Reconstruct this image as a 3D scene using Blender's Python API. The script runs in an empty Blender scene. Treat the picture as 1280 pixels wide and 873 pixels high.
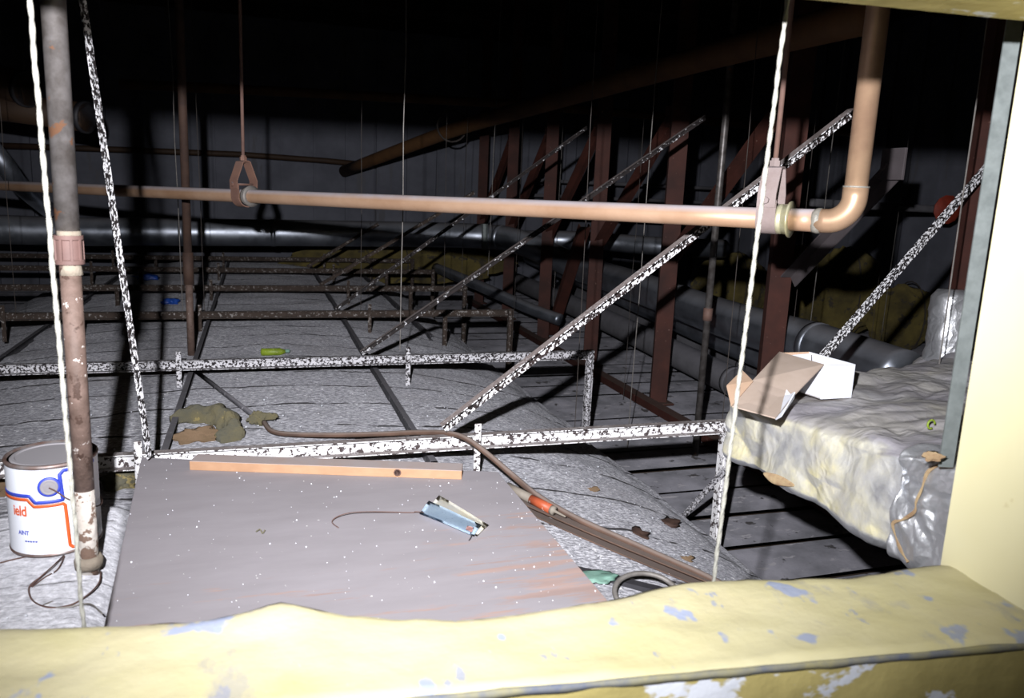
import bpy, bmesh, math, random
from mathutils import Vector, Matrix, noise
random.seed(7)
S = bpy.context.scene
C = S.collection
V = Vector
# ------------------------------------------------------------------ camera, light, exposure
FP, CX, CY = 980., 640., 426.5
pitch, roll, yaw, CZ = math.radians(10.9), math.radians(2.5), math.radians(18.2), 1.5
cf = V((math.sin(yaw)*math.cos(pitch), math.cos(yaw)*math.cos(pitch), -math.sin(pitch)))
_r = V((math.cos(yaw), -math.sin(yaw), 0)); _u = _r.cross(cf)
cr = math.cos(roll)*_r + math.sin(roll)*_u
cu = math.cos(roll)*_u - math.sin(roll)*_r
CAM = V((0, 0, CZ))
cam = bpy.data.cameras.new('camera'); co = bpy.data.objects.new('camera', cam); C.objects.link(co)
m = Matrix.Identity(4)
for i in range(3):
    m[i][0] = cr[i]; m[i][1] = cu[i]; m[i][2] = -cf[i]; m[i][3] = CAM[i]
co.matrix_world = m
cam.sensor_width = 36; cam.lens = 36*FP/1280; cam.shift_y = -10/1280; cam.clip_start = .01
cam.dof.use_dof = True; cam.dof.focus_distance = 2.6; cam.dof.aperture_fstop = 6.3
S.camera = co
w = bpy.data.worlds.new('world'); S.world = w; w.use_nodes = True
w.node_tree.nodes['Background'].inputs[0].default_value = (.012, .009, .006, 1)
w.node_tree.nodes['Background'].inputs[1].default_value = .22
S.view_settings.view_transform = 'Standard'; S.view_settings.look = 'None'
S.view_settings.gamma = 1; S.view_settings.use_curve_mapping = False
S.view_settings.exposure = 0.0
FLASH = V((-.145, .0, 1.706))
fl = bpy.data.lights.new('camera_flash', 'SPOT'); fo = bpy.data.objects.new('camera_flash', fl); C.objects.link(fo)
fl.energy = 585; fl.shadow_soft_size = .016; fl.spot_size = math.radians(103); fl.spot_blend = 1.0; fl.color = (.97, .965, 1)
fo.location = FLASH
fo.rotation_euler = (V((.80, 2.9, 1.56))-FLASH).to_track_quat('-Z', 'Y').to_euler()

def ray(px, py): return cf + cr*((px-CX)/FP) - cu*((py-CY)/FP)
def at(px, py, x=None, y=None, z=None, d=None):      # where the sight line of a photo pixel meets a real plane of the place
    r = ray(px, py)
    if x is not None: return CAM + r*(x/r.x)
    if y is not None: return CAM + r*(y/r.y)
    if z is not None: return CAM + r*((z-CZ)/r.z)
    return CAM + r*d

def ss(a, b, x):
    t = max(0., min(1., (x-a)/(b-a))); return t*t*(3-2*t)
def vz(x, y=3.):                                      # height of the vault's back over the room below; a dust-filled ledge near the pole
    a, b = (1.5, .435) if x > 0 else (2.0, .435)
    t = min(1, abs(x)/a)
    return .23 + b*math.sqrt(max(0, 1-t**2.2)) + .072*(1-ss(-.34, -.20, x))*(1-ss(1.93, 2.03, y))
def onv(px, py, lift=0.):                             # sight line meets vault surface
    r = ray(px, py); t = .8
    while t < 12:
        p = CAM + r*t
        if p.z < vz(p.x, p.y)+lift: return p
        t += .004
    return CAM + r*5

# ------------------------------------------------------------------ materials
def hexc(h):
    c = [int(h[i:i+2], 16)/255 for i in (0, 2, 4)]
    return tuple((x/12.92 if x <= .04045 else ((x+.055)/1.055)**2.4) for x in c)+(1,)
class NT:
    def __init__(s, name):
        s.m = bpy.data.materials.new(name); s.m.use_nodes = True
        s.t = s.m.node_tree; s.b = s.t.nodes['Principled BSDF']
        s.tc = s.t.nodes.new('ShaderNodeTexCoord'); s.geo = s.t.nodes.new('ShaderNodeNewGeometry')
    def n(s, k, **a):
        x = s.t.nodes.new(k)
        for q, v in a.items(): setattr(x, q, v)
        return x
    def l(s, a, b): s.t.links.new(a, b)
    def pos(s, sc=(1, 1, 1), world=True):
        mp = s.n('ShaderNodeMapping'); mp.inputs['Scale'].default_value = sc
        s.l(s.geo.outputs['Position'] if world else s.tc.outputs['Object'], mp.inputs[0]); return mp.outputs[0]
    def noise(s, scale, detail=5, rough=.6, st=(1, 1, 1)):
        x = s.n('ShaderNodeTexNoise'); x.inputs['Scale'].default_value = scale
        x.inputs['Detail'].default_value = detail; x.inputs['Roughness'].default_value = rough
        s.l(s.pos(st), x.inputs['Vector']); return x.outputs[0]
    def ramp(s, f, lo, hi, a=0., b=1.):
        x = s.n('ShaderNodeMapRange'); x.clamp = True
        x.inputs[1].default_value = lo; x.inputs[2].default_value = hi; x.inputs[3].default_value = a; x.inputs[4].default_value = b
        s.l(f, x.inputs[0]); return x.outputs[0]
    def mix(s, f, a, b):
        x = s.n('ShaderNodeMix', data_type='RGBA')
        for v, i in ((f, 0), (a, 6), (b, 7)):
            if hasattr(v, 'is_linked') or hasattr(v, 'links'): s.l(v, x.inputs[i])
            else: x.inputs[i].default_value = v
        return x.outputs[2]
    def math(s, op, a, b=0.):
        x = s.n('ShaderNodeMath', operation=op)
        for v, i in ((a, 0), (b, 1)):
            if hasattr(v, 'links'): s.l(v, x.inputs[i])
            else: x.inputs[i].default_value = v
        return x.outputs[0]
    def nz(s):
        x = s.n('ShaderNodeSeparateXYZ'); s.l(s.geo.outputs['Normal'], x.inputs[0]); return x.outputs[2]
def M_(name, c1, c2=None, sc=8, st=(1, 1, 1), rough=.8, metal=0., flakes=None, dust=None, bump=None, spots=None, lo=.35, hi=.65):
    """c1/c2 mottled by noise; flakes=(colour, scale, threshold, stretch); dust=(colour, amount) settled on upward faces; spots=(colour, scale, threshold)"""
    t = NT(name); col = t.mix(t.ramp(t.noise(sc, st=st), lo, hi), hexc(c1), hexc(c2 or c1))
    met = None; rg = None
    if flakes:
        fs = flakes if isinstance(flakes, list) else [flakes]
        for q in fs:
            f = t.ramp(t.noise(q[1], 4, .65, q[3] if len(q) > 3 else (1, 1, 1)), q[2], q[2]+.035)
            col = t.mix(f, col, hexc(q[0])); rg = f
    if spots:
        f = t.ramp(t.noise(spots[1], 2, .5), spots[2], spots[2]+.03); col = t.mix(f, col, hexc(spots[0]))
    if dust:
        f = t.math('MULTIPLY', t.ramp(t.nz(), .25, .8), dust[1])
        f2 = t.math('MULTIPLY', f, t.ramp(t.noise(14, 4), .2, .55, .6, 1))
        col = t.mix(f2, col, hexc(dust[0]))
        if metal: met = t.math('MULTIPLY', t.math('SUBTRACT', 1., f2), metal)
    t.l(col, t.b.inputs['Base Color'])
    t.b.inputs['Roughness'].default_value = rough
    if met is not None: t.l(met, t.b.inputs['Metallic'])
    else: t.b.inputs['Metallic'].default_value = metal
    if rough > .9: t.b.inputs['Diffuse Roughness'].default_value = 1.
    if bump:
        bs = bump if isinstance(bump, list) else [bump]; prev = None
        for q in bs:
            x = t.n('ShaderNodeBump'); x.inputs['Strength'].default_value = q[1]; x.inputs['Distance'].default_value = q[2] if len(q) > 2 else .01
            t.l(t.noise(q[0], 5, .6, q[3] if len(q) > 3 else (1, 1, 1)), x.inputs['Height'])
            if prev: t.l(prev, x.inputs['Normal'])
            prev = x.outputs[0]
        t.l(prev, t.b.inputs['Normal'])
    return t.m
def vault_mat():
    t = NT('vault_plaster')
    col = t.mix(t.ramp(t.noise(5, 6, .65), .3, .7), hexc('b9b9c0'), hexc('d2d2d8'))
    col = t.mix(t.ramp(t.noise(160, 4, .7, (.35, 1, 1)), .42, .62), hexc('77777d'), col)
    col = t.mix(t.ramp(t.noise(2.2, 4), .52, .68, 0, .45), col, hexc('8f8d91'))
    col = t.mix(t.ramp(t.noise(60, 3, .6), .64, .68), col, hexc('e4e3e6'))
    # broken dark joints between strips, every .285 m along Y
    sp = t.n('ShaderNodeSeparateXYZ'); t.l(t.pos(), sp.inputs[0])
    nn = t.ramp(t.noise(2.6, 3), 0, 1, -.05, .05)
    yy = t.math('ADD', sp.outputs[1], nn)
    fr = t.math('ABSOLUTE', t.math('SUBTRACT', t.math('FRACT', t.math('DIVIDE', yy, .285)), .5))
    ln = t.math('MULTIPLY', t.ramp(fr, .012, .034, 1, 0), t.ramp(t.noise(14, 4, .7, (.6, .3, 1)), .40, .50))
    col = t.mix(ln, col, hexc('2a2728'))
    # thick white dust lying on the ledge by the pole
    led = t.math('MULTIPLY', t.ramp(t.math('ADD', sp.outputs[0], nn), -.30, -.18, 1, 0), t.ramp(sp.outputs[1], 1.9, 2.02, 1, 0))
    led = t.math('MULTIPLY', led, t.ramp(t.noise(9, 5, .7), .3, .5, .55, .95))
    col = t.mix(led, col, t.mix(t.ramp(t.noise(60, 4, .7), .35, .65), hexc('a9a9af'), hexc('dadae0')))
    t.l(col, t.b.inputs['Base Color']); t.b.inputs['Roughness'].default_value = .95; t.b.inputs['Diffuse Roughness'].default_value = 1.
    b = t.n('ShaderNodeBump'); b.inputs['Strength'].default_value = .9; b.inputs['Distance'].default_value = .012
    h = t.math('SUBTRACT', t.noise(70, 6, .7, (.5, 1, 1)), t.math('MULTIPLY', ln, .5))
    t.l(h, b.inputs['Height']); t.l(b.outputs[0], t.b.inputs['Normal'])
    return t.m
def duct_mat(name, top):
    t = NT(name)
    f = t.math('MULTIPLY', t.ramp(t.nz(), .35, .85), top)
    col = t.mix(t.ramp(t.noise(3, 4, .6), .35, .65), hexc('8b919c'), hexc('b9bfca'))
    col = t.mix(f, col, hexc('6e6a6b'))
    t.l(col, t.b.inputs['Base Color']); t.l(t.math('MULTIPLY', t.math('SUBTRACT', 1., f), .9), t.b.inputs['Metallic'])
    t.l(t.ramp(t.noise(6, 4), .3, .7, .3, .5), t.b.inputs['Roughness'])
    return t.m
def foil_mat(name, dusty):
    t = NT(name)
    nz = t.nz()
    top = t.math('MULTIPLY', t.ramp(nz, .45, .8), t.ramp(t.noise(6, 5), .3, .55, .75, 1))
    yel = t.math('MULTIPLY', t.ramp(t.noise(3.3, 5, .6), .42, .60), t.ramp(nz, -.35, -.05))
    yel = t.math('MULTIPLY', yel, dusty)
    col = t.mix(yel, hexc('d8dade'), t.mix(t.ramp(t.noise(24, 5), .35, .65), hexc('cdc69f'), hexc('b5b1a4')))
    col = t.mix(t.math('MULTIPLY', top, dusty), col, t.mix(t.ramp(t.noise(5, 5), .4, .6), hexc('97949a'), hexc('a7a4a0')))
    t.l(col, t.b.inputs['Base Color'])
    k = t.math('MAXIMUM', yel, t.math('MULTIPLY', top, dusty))
    t.l(t.math('SUBTRACT', .8, t.math('MULTIPLY', k, .75)), t.b.inputs['Metallic'])
    t.l(t.math('ADD', .42, t.math('MULTIPLY', k, .25)), t.b.inputs['Roughness'])
    vo = t.n('ShaderNodeTexVoronoi'); vo.feature = 'F1'; vo.inputs['Scale'].default_value = 13
    dd = t.n('ShaderNodeVectorMath', operation='ADD'); nn = t.n('ShaderNodeTexNoise'); nn.inputs['Scale'].default_value = 5
    t.l(t.pos(), nn.inputs['Vector']); t.l(t.pos(), dd.inputs[0]); t.l(nn.outputs[1], dd.inputs[1]); t.l(dd.outputs[0], vo.inputs['Vector'])
    b = t.n('ShaderNodeBump'); b.inputs['Strength'].default_value = .22; b.inputs['Distance'].default_value = .012
    t.l(vo.outputs[0], b.inputs['Height'])
    b2 = t.n('ShaderNodeBump'); b2.inputs['Strength'].default_value = .22; b2.inputs['Distance'].default_value = .012
    t.l(t.noise(38, 5, .6), b2.inputs['Height']); t.l(b.outputs[0], b2.inputs['Normal']); t.l(b2.outputs[0], t.b.inputs['Normal'])
    return t.m
def ply_mat():
    t = NT('dusty_plywood')
    wood = t.mix(t.ramp(t.noise(10, 5, .6, (.35, 3.5, 1)), .35, .65), hexc('b39080'), hexc('997a6c'))
    dustc = t.mix(t.ramp(t.noise(8, 6, .65, (.6, 2, 1)), .2, .8), hexc('8d888c'), hexc('9c979c'))
    sp = t.n('ShaderNodeSeparateXYZ'); t.l(t.pos(), sp.inputs[0])
    reg = t.math('SUBTRACT', t.ramp(sp.outputs[0], .25, .66), t.ramp(sp.outputs[1], 1.35, 1.75))     # wear has its own place: the trodden near corner
    worn = t.math('MULTIPLY', t.ramp(t.math('ADD', t.noise(9, 6, .7, (.5, 4, 1)), t.math('MULTIPLY', reg, .15)), .575, .66), .6)
    col = t.mix(worn, dustc, wood)
    col = t.mix(t.ramp(t.noise(120, 2, .5), .76, .775), col, hexc('f0efef'))
    t.l(col, t.b.inputs['Base Color']); t.b.inputs['Roughness'].default_value = .85
    return t.m
def yellow_mat():
    t = NT('yellow_paint')
    col = t.mix(t.ramp(t.noise(5, 5, .6), .3, .7), hexc('b0a97e'), hexc('bcb695'))
    sm = t.ramp(t.noise(2.3, 5, .6), .42, .66, 0, .7)
    col = t.mix(sm, col, hexc('a79d88'))
    col = t.mix(t.ramp(t.noise(13, 3, .5, (1.3, .9, 1)), .635, .665), col, hexc('8f97ac'))
    col = t.mix(t.ramp(t.noise(34, 4, .6, (1, .5, 1)), .655, .69, 0, .8), col, hexc('868da0'))
    col = t.mix(t.ramp(t.noise(6, 6, .7, (1.6, .7, 1)), .58, .66, 0, .55), col, hexc('8b8a8f'))
    t.l(col, t.b.inputs['Base Color']); t.b.inputs['Roughness'].default_value = .6
    b = t.n('ShaderNodeBump'); b.inputs['Strength'].default_value = .25; b.inputs['Distance'].default_value = .01
    t.l(t.noise(22, 5), b.inputs['Height']); t.l(b.outputs[0], t.b.inputs['Normal'])
    return t.m
G = {}
G['vault'] = vault_mat(); G['yellow'] = yellow_mat(); G['ply'] = ply_mat()
G['yfront'] = M_('yellow_chipped_plaster', 'a89b62', '968a54', 9, rough=.85, flakes=('c4c8d0', 16, .56, (.6, 1, 1)), bump=(30, .4, .006))
G['yjamb'] = M_('yellow_jamb_paint', 'd6d0ab', 'd2cba2', 3, rough=.7, flakes=('bfb486', 7, .7))
G['bluegrey'] = M_('scuffed_blue_grey', '565d6e', '86815f', 20, rough=.8)
G['floor'] = M_('soot_dusty_boards', '606065', '84838a', 5, rough=.95, flakes=[('8d8b8f', 26, .60, (.4, 1, 1)), ('3a3839', 9, .62)], bump=(60, .6, .008))
G['flake1'] = M_('flaking_paint_heavy', '3a3232', '4a4040', 20, rough=.85, flakes=('e9e8ea', 70, .44), dust=('7d7472', .95), bump=(60, .6, .004))
G['flake2'] = M_('flaking_paint_half', '1c181a', '2c2527', 20, rough=.85, flakes=('d6d5da', 105, .47), dust=('5f5a5b', .6), bump=(60, .6, .004))
G['flake3'] = M_('flaking_paint_dull', '382e28', '4a3e37', 12, rough=.9, flakes=('96918e', 60, .58), dust=('6a625e', .8))
G['flakeD'] = M_('flaking_paint_brace', '17100f', '2a1d1c', 20, rough=.8, flakes=('f2f1f4', 110, .505, (1, 1, .8)), dust=('8f8380', .95))
G['flakeF'] = M_('dusty_brace_few_flakes', '1a1415', '2c2423', 20, rough=.8, flakes=('dcdce0', 60, .60), dust=('8a807e', .95))
G['flakeE'] = M_('flaking_paint_strut', '120d0e', '221a1b', 20, rough=.8, flakes=('f0f0f4', 130, .50, (1, 1, .7)))
G['rib'] = M_('dusty_dark_channel', '3b3a3e', '55545a', 10, rough=.8, flakes=('a3a2a8', 50, .62), dust=('77757a', .7))
G['red'] = M_('oxide_red_iron', '4c251b', '351811', 6, rough=.75, flakes=('8a6a60', 45, .68), dust=('6b5a52', .7))
G['greybar'] = M_('dusty_grey_bar', '4d4648', '5c5558', 6, rough=.9, dust=('6b666a', 1.))
G['redleaf'] = M_('oxide_red_iron_dusty', '4a241c', '5e2f24', 6, rough=.8, dust=('8b8486', 1.))
G['copper'] = M_('dusty_copper', 'bd9c82', 'a88468', 5, rough=.45, metal=.25, dust=('b0a8ac', 1.), st=(.4, 1, 1))
G['copper2'] = M_('copper_riser', 'b5967a', '987a64', 7, rough=.38, metal=.4)
G['solder'] = M_('oxidised_solder', 'a09a90', '86847c', 30, rough=.5, metal=.2, bump=(60, .6, .006))
G['clamp'] = M_('rust_primer_iron', '8a7d7b', '7c6d69', 14, rough=.75, dust=('9c9092', .6), bump=(70, .4, .003))
G['clamp2'] = M_('far_clamp_iron', '7c5c4e', '6c5046', 14, rough=.75, dust=('7d7474', .6))
G['brass'] = M_('zinc_yellow_collar', 'b5ae86', 'd4d0b2', 20, rough=.4, metal=.5)
G['rod'] = M_('rusty_rod', '7a5f54', '68504a', 20, rough=.7)
G['steel'] = M_('mottled_black_steel', '4d4845', '716d6c', 26, rough=.42, metal=.45, flakes=('7c5a45', 18, .62))
G['rustpipe'] = M_('flaking_rust_pipe', '6e5b53', '57463e', 30, rough=.7, flakes=[('44322a', 26, .58), ('cfc7c1', 45, .63)], bump=(60, .6, .003))
G['rustwhite'] = M_('peeling_white_over_rust', 'b0a89f', 'c4beb8', 20, rough=.85, flakes=('6f5a4e', 30, .54), bump=(50, .8, .006))
G['coupling'] = M_('mauve_primer_coupling', '6b524d', '5d4642', 16, rough=.7)
G['putty'] = M_('dried_putty', '93897b', '82786b', 30, rough=.9, bump=(50, .8, .005))
G['wire'] = M_('galvanised_wire', '8e8a86', '6f6a66', 20, rough=.6, metal=.4)
G['darkwire'] = M_('dull_wire', '4d4642', '3a3431', 20, rough=.7)
G['rope'] = M_('pale_cord', '8f8e86', '7b7a72', 60, rough=.9, bump=(200, .8, .003))
G['rustwire'] = M_('rusty_wire', '6a5048', '4e3a34', 30, rough=.8)
G['duct'] = duct_mat('galvanised_duct', .75); G['duct2'] = duct_mat('dusty_galvanised_duct', .9)
G['wrap'] = M_('dust_grey_wrapped_pipe', '5f5e62', '76757a', 4, rough=.9, dust=('85838a', .5), bump=(20, .4, .01))
G['foil'] = foil_mat('dusty_foil', 1.); G['foilc'] = foil_mat('clean_foil', .0)
G['strap'] = M_('galvanised_strap', '6f7675', '838a89', 40, rough=.55, metal=.4)
G['card'] = M_('kraft_cardboard', 'b3a295', 'a89789', 12, rough=.9)
G['cardin'] = M_('kraft_cardboard_inside', 'c4a68c', 'b99b82', 12, rough=.9)
G['cardw'] = M_('white_carton_board', 'dfe2ea', 'd3d6de', 30, rough=.7)
G['label'] = M_('white_paint_label', 'eef1f8', 'e6eaf3', 6, rough=.45)
G['blue'] = M_('label_blue', '3a4bbd', '3445b0', 6, rough=.45)
G['orange'] = M_('label_orange', 'e0622c', 'd65a28', 6, rough=.45)
G['lidm'] = M_('dull_tin_lid', '98959a', '8a868a', 14, rough=.7, metal=.1, dust=('9a979b', .9))
G['tin'] = M_('rusting_tin_rim', '7a5d52', '97908f', 30, rough=.5, metal=.5)
G['pine'] = M_('bare_pine', 'b08b6d', 'a27d60', 9, st=(.5, 5, 3), rough=.75, flakes=('eeeae6', 50, .72), dust=('a79d9c', .95))
G['tagb'] = M_('blue_paper', 'b8cbdc', 'a8bfd4', 20, rough=.8, flakes=('8fa3c0', 160, .60))
G['tagw'] = M_('cream_paper', 'e4dfca', 'dcdcd8', 20, rough=.8)
G['pinkp'] = M_('faded_pink_print', 'd9aaa4', 'cfa09b', 20, rough=.8)
G['wool'] = M_('grimy_mineral_wool', '6d664c', '57564c', 12, rough=1, flakes=('8c7f55', 20, .62), bump=(60, 1., .012))
G['woolt'] = M_('tan_wool_patch', '7c6650', '6e5b45', 12, rough=1, bump=(60, 1., .01))
G['tanwool'] = M_('tan_fibre_edge', '9f8c6c', '82694f', 30, rough=1, bump=(90, .8, .006))
G['yelwool'] = M_('yellow_insulation', '7a6d3c', '544b30', 5, rough=1, bump=(20, .8, .02), flakes=('4a4438', 7, .58))
G['wall'] = M_('grey_painted_sheet', '777984', '62646e', 2.5, rough=.85, flakes=('6a6a70', 5, .62, (1, 1, .15)))
G['soot'] = M_('sooty_roof_board', '2a211a', '352a20', 4, rough=1)
G['sooty'] = M_('soot_brown_pipe', '43301f', '38271b', 5, rough=.7)
G['sooty2'] = M_('ochre_brown_pipe', '7a5634', '66472c', 5, rough=.7)
G['greenp'] = M_('green_plastic', '8da32e', '6e8226', 30, rough=.5, flakes=('d4d08a', 60, .62))
G['bluep'] = M_('blue_plastic', '2a58b8', '20479a', 30, rough=.4)
G['teal'] = M_('green_paint_scrap', '7fa396', '6c9284', 30, rough=.7)
G['caulk'] = M_('orange_tube_label', 'b95c40', 'a8502f', 20, rough=.5, flakes=('ece6e0', 60, .62))
G['greypl'] = M_('dusty_grey_plastic', '8b8378', '7a7168', 20, rough=.7)
G['brownch'] = M_('rust_brown_channel', '6b5346', '4d3b32', 10, rough=.8, dust=('80736c', .9))
G['black'] = M_('black_iron_bar', '29282c', '3a393e', 10, rough=.6)
G['redgear'] = M_('red_valve_paint', 'a8402c', '8d3422', 20, rough=.6)

# ------------------------------------------------------------------ mesh helpers
class MB:
    def __init__(s): s.b = bmesh.new()
    def quadsring(s, rings, closed=True, caps=True):
        vs = [[s.b.verts.new(p) for p in r] for r in rings]
        n = len(vs[0])
        for a, c in zip(vs, vs[1:]):
            for i in range(n if closed else n-1):
                j = (i+1) % n
                s.b.faces.new((a[i], a[j], c[j], c[i]))
        if caps and closed and n > 2:
            s.b.faces.new(vs[0][::-1]); s.b.faces.new(vs[-1])
        return s
    def tube(s, pts, r, seg=10, caps=True, lump=0.):
        pts = [V(p) for p in pts]; rings = []; up = None
        for i, p in enumerate(pts):
            t = (pts[min(i+1, len(pts)-1)]-pts[max(i-1, 0)]).normalized()
            if up is None: up = t.orthogonal().normalized()
            up = (up - t*up.dot(t)).normalized(); si = t.cross(up)
            rr = r[i] if isinstance(r, (list, tuple)) else r
            ring = []
            for k in range(seg):
                a = 2*math.pi*k/seg; d = up*math.cos(a)+si*math.sin(a)
                q = rr*(1+lump*noise.noise((p+d*rr)*25))
                ring.append(p+d*q)
            rings.append(ring)
        return s.quadsring(rings, True, caps)
    def prof(s, p0, p1, prof, up=V((0, 0, 1)), n=1):      # 2D outline (side, up) swept from p0 to p1
        p0, p1 = V(p0), V(p1); t = (p1-p0).normalized(); si = t.cross(up).normalized(); u2 = si.cross(t).normalized()
        return s.quadsring([[p0.lerp(p1, k/n)+si*a+u2*b for a, b in prof] for k in range(n+1)])
    def box(s, c, size, rot=None):
        mat = Matrix.Translation(V(c)) @ (rot.to_4x4() if rot is not None else Matrix.Identity(4)) @ Matrix.Diagonal((*size, 1))
        bmesh.ops.create_cube(s.b, size=1, matrix=mat); return s
    def prism(s, poly, thick):                               # poly of 3D points, extruded by vector
        return s.quadsring([[V(p) for p in poly], [V(p)+V(thick) for p in poly]])
    def lathe(s, prof, c, axis=V((0, 0, 1)), seg=32):
        axis = V(axis).normalized(); a = axis.orthogonal().normalized(); b2 = axis.cross(a)
        return s.quadsring([[V(c)+axis*h+(a*math.cos(2*math.pi*k/seg)+b2*math.sin(2*math.pi*k/seg))*max(r, 1e-4) for k in range(seg)] for r, h in prof])
    def ico(s, c, r, sub=3, amp=.2, f=6., seed=0.):
        q = bmesh.ops.create_icosphere(s.b, subdivisions=sub, radius=1)['verts']
        r = V(r) if hasattr(r, '__len__') else V((r, r, r)); c = V(c)
        for v in q:
            d = v.co.normalized(); k = 1+amp*(noise.fractal(d*f*.3+V((seed, seed, 0)), .8, 2, 5))
            v.co = c+V((d.x*r.x, d.y*r.y, d.z*r.z))*k
        return s
    def bevel(s, w, seg=1):
        bmesh.ops.bevel(s.b, geom=s.b.edges[:], offset=w, segments=seg, affect='EDGES', clamp_overlap=True); return s
def wl(o):
    p = V(o.location)
    while o.parent: o = o.parent; p = p+V(o.location)
    return p
def obj(name, mb, m, parent=None, smooth=False):
    b = mb.b if isinstance(mb, MB) else mb
    bmesh.ops.recalc_face_normals(b, faces=b.faces)
    if parent: base = wl(parent)
    else:
        xs = [v.co for v in b.verts]
        base = V(((min(p.x for p in xs)+max(p.x for p in xs))/2, (min(p.y for p in xs)+max(p.y for p in xs))/2, min(p.z for p in xs)))
    for v in b.verts: v.co -= base
    me = bpy.data.meshes.new(name); b.to_mesh(me); b.free()
    if smooth is True:
        for p in me.polygons: p.use_smooth = True
    me.materials.append(G[m] if isinstance(m, str) else m)
    o = bpy.data.objects.new(name, me); C.objects.link(o)
    if smooth == 'auto':
        for p in me.polygons: p.use_smooth = True
        me.set_sharp_from_angle(angle=math.radians(38))
    if parent: o.parent = parent
    else: o.location = base
    return o
def tag(o, label, cat, group=None, kind=None):
    o['label'] = label; o['category'] = cat
    if group: o['group'] = group
    if kind: o['kind'] = kind
    return o
def thing(name, loc, label, cat, group=None):
    o = bpy.data.objects.new(name, None); C.objects.link(o); o.location = loc; o.empty_display_size = .05
    return tag(o, label, cat, group)
def struct(name, mb, m, smooth=False, label=None):
    o = obj(name, mb, m, None, smooth); o['kind'] = 'structure'
    if label: o['label'] = label
    return o
def cprof(h, w, t=.003, flip=1):      # C channel outline: web towards -side*flip
    f = flip
    return [(-f*w/2, -h/2), (f*w/2, -h/2), (f*w/2, -h/2+t), (-f*w/2+f*t, -h/2+t), (-f*w/2+f*t, h/2-t), (f*w/2, h/2-t), (f*w/2, h/2), (-f*w/2, h/2)]
def lprof(h, w, t=.003): return [(-w/2, -h/2), (-w/2+t, -h/2), (-w/2+t, h/2-t), (w/2, h/2-t), (w/2, h/2), (-w/2, h/2)]
def bez(pts, n=8):                    # smooth Catmull-Rom through points
    pts = [V(p) for p in pts]; out = []
    for i in range(len(pts)-1):
        p0, p1, p2, p3 = pts[max(i-1, 0)], pts[i], pts[i+1], pts[min(i+2, len(pts)-1)]
        for k in range(n):
            t = k/n
            out.append(.5*((2*p1)+(p2-p0)*t+(2*p0-5*p1+4*p2-p3)*t*t+(3*p1-p0-3*p2+p3)*t**3))
    return out+[pts[-1]]

# ================================================================== THE SETTING
# vault: curved back of the hung ceiling
b = MB(); nx, ny = 150, 190; rows = []
xs = [1.5-3.5*(1-math.cos(math.pi*i/nx/1.0))/2 for i in range(nx+1)]
for j in range(ny+1):
    y = .98+(8.6-.98)*(j/ny)**1.5
    row = []
    for x in xs:
        z = vz(x, y)+.010*noise.fractal(V((x*3, y*3, 0)), .8, 2, 5)*min(1, (1.5-x)*8+.2)
        g = abs(((y/.285) % 1)-.5)
        if x > 1.4: z += .02*math.exp(-((x-1.44)/.03)**2)
        row.append(V((x+.012*noise.noise(V((x*5, y*4, 3))), y, z)))
    rows.append(row)
b.quadsring(rows, closed=False)
struct('floor', b, 'vault', True, 'curved grey plaster back of the hung ceiling')
# lower flat boards, grooves every .27 m
b = MB(); y = 1.0; k = 0
while y < 9.4:
    wv = .262
    for x0, x1 in ((1.44, 6.2), (-6.2, -1.9)):
        n = 24; top = []; 
        dz = random.uniform(-.006, .006)
        for q in range(n+1):
            x = x0+(x1-x0)*q/n
            wob = .006*noise.noise(V((x*2, y*3, 1)))
            top.append([V((x, y+wob, .224+dz)), V((x, y+wv/2, .232+dz)), V((x, y+wv-.024+wob, .226+dz)), V((x, y+wv-.024+wob, .175))])
        b.quadsring(top, closed=False)
    y += .27
struct('floor', b, 'floor', 'auto', 'dark boarded lower floor with black gaps')
b = MB().box((0, 5.2, .09), (12.6, 9, .06)); struct('floor', b, 'soot', label='dark deck under the boards')
# back wall: seamed sheets
b = MB(); b.box((0, 9.55, 1.7), (12.6, .1, 3.3))
x = -6.2
while x < 6.2:
    b.box((x, 9.485, 1.7), (.03, .04, 3.2)); x += .36
struct('wall_back', b, 'wall')
b = MB(); b.box((6.25, 5.2, 1.7), (.1, 9.0, 3.3)); y = 1
while y < 9.4: b.box((6.19, y, 1.7), (.04, .03, 3.2)); y += .36
struct('wall_right', b, 'wall')
b = MB().box((-6.25, 5.2, 1.7), (.1, 9.0, 3.3)); struct('wall_left', b, 'wall')
b = MB().box((0, 5.2, 3.4), (12.6, 9.0, .1))
for k in range(8): b.box((0, 1.6+k*1.1, 3.28), (12.4, .05, .16))
struct('ceiling', b, 'soot')
# wall with the hatch we look through
def hy(x): return .93-.1*x
b = MB()
b.prism([(-2.9, hy(-2.9)+.03, .0), (.965, hy(.965)-.02, .0), (.965, hy(.965)-.02, .88), (-2.9, hy(-2.9)+.03, .88)], (0, -.12, 0))
struct('wall_front', b, 'yfront')
b = MB(); b.prism([(1.08, hy(1.08)-.04, 0), (6.2, hy(1.08)-.04, 0), (6.2, hy(1.08)-.04, 3.35), (1.08, hy(1.08)-.04, 3.35)], (0, -.12, 0)); struct('wall_front', b, 'yfront')
b = MB(); b.prism([(-2.9, hy(-2.9), .2), (-1.35, hy(-1.35), .2), (-1.35, hy(-1.35), 3.35), (-2.9, hy(-2.9), 3.35)], (0, -.12, 0)); struct('wall_front', b, 'yfront')
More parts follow.
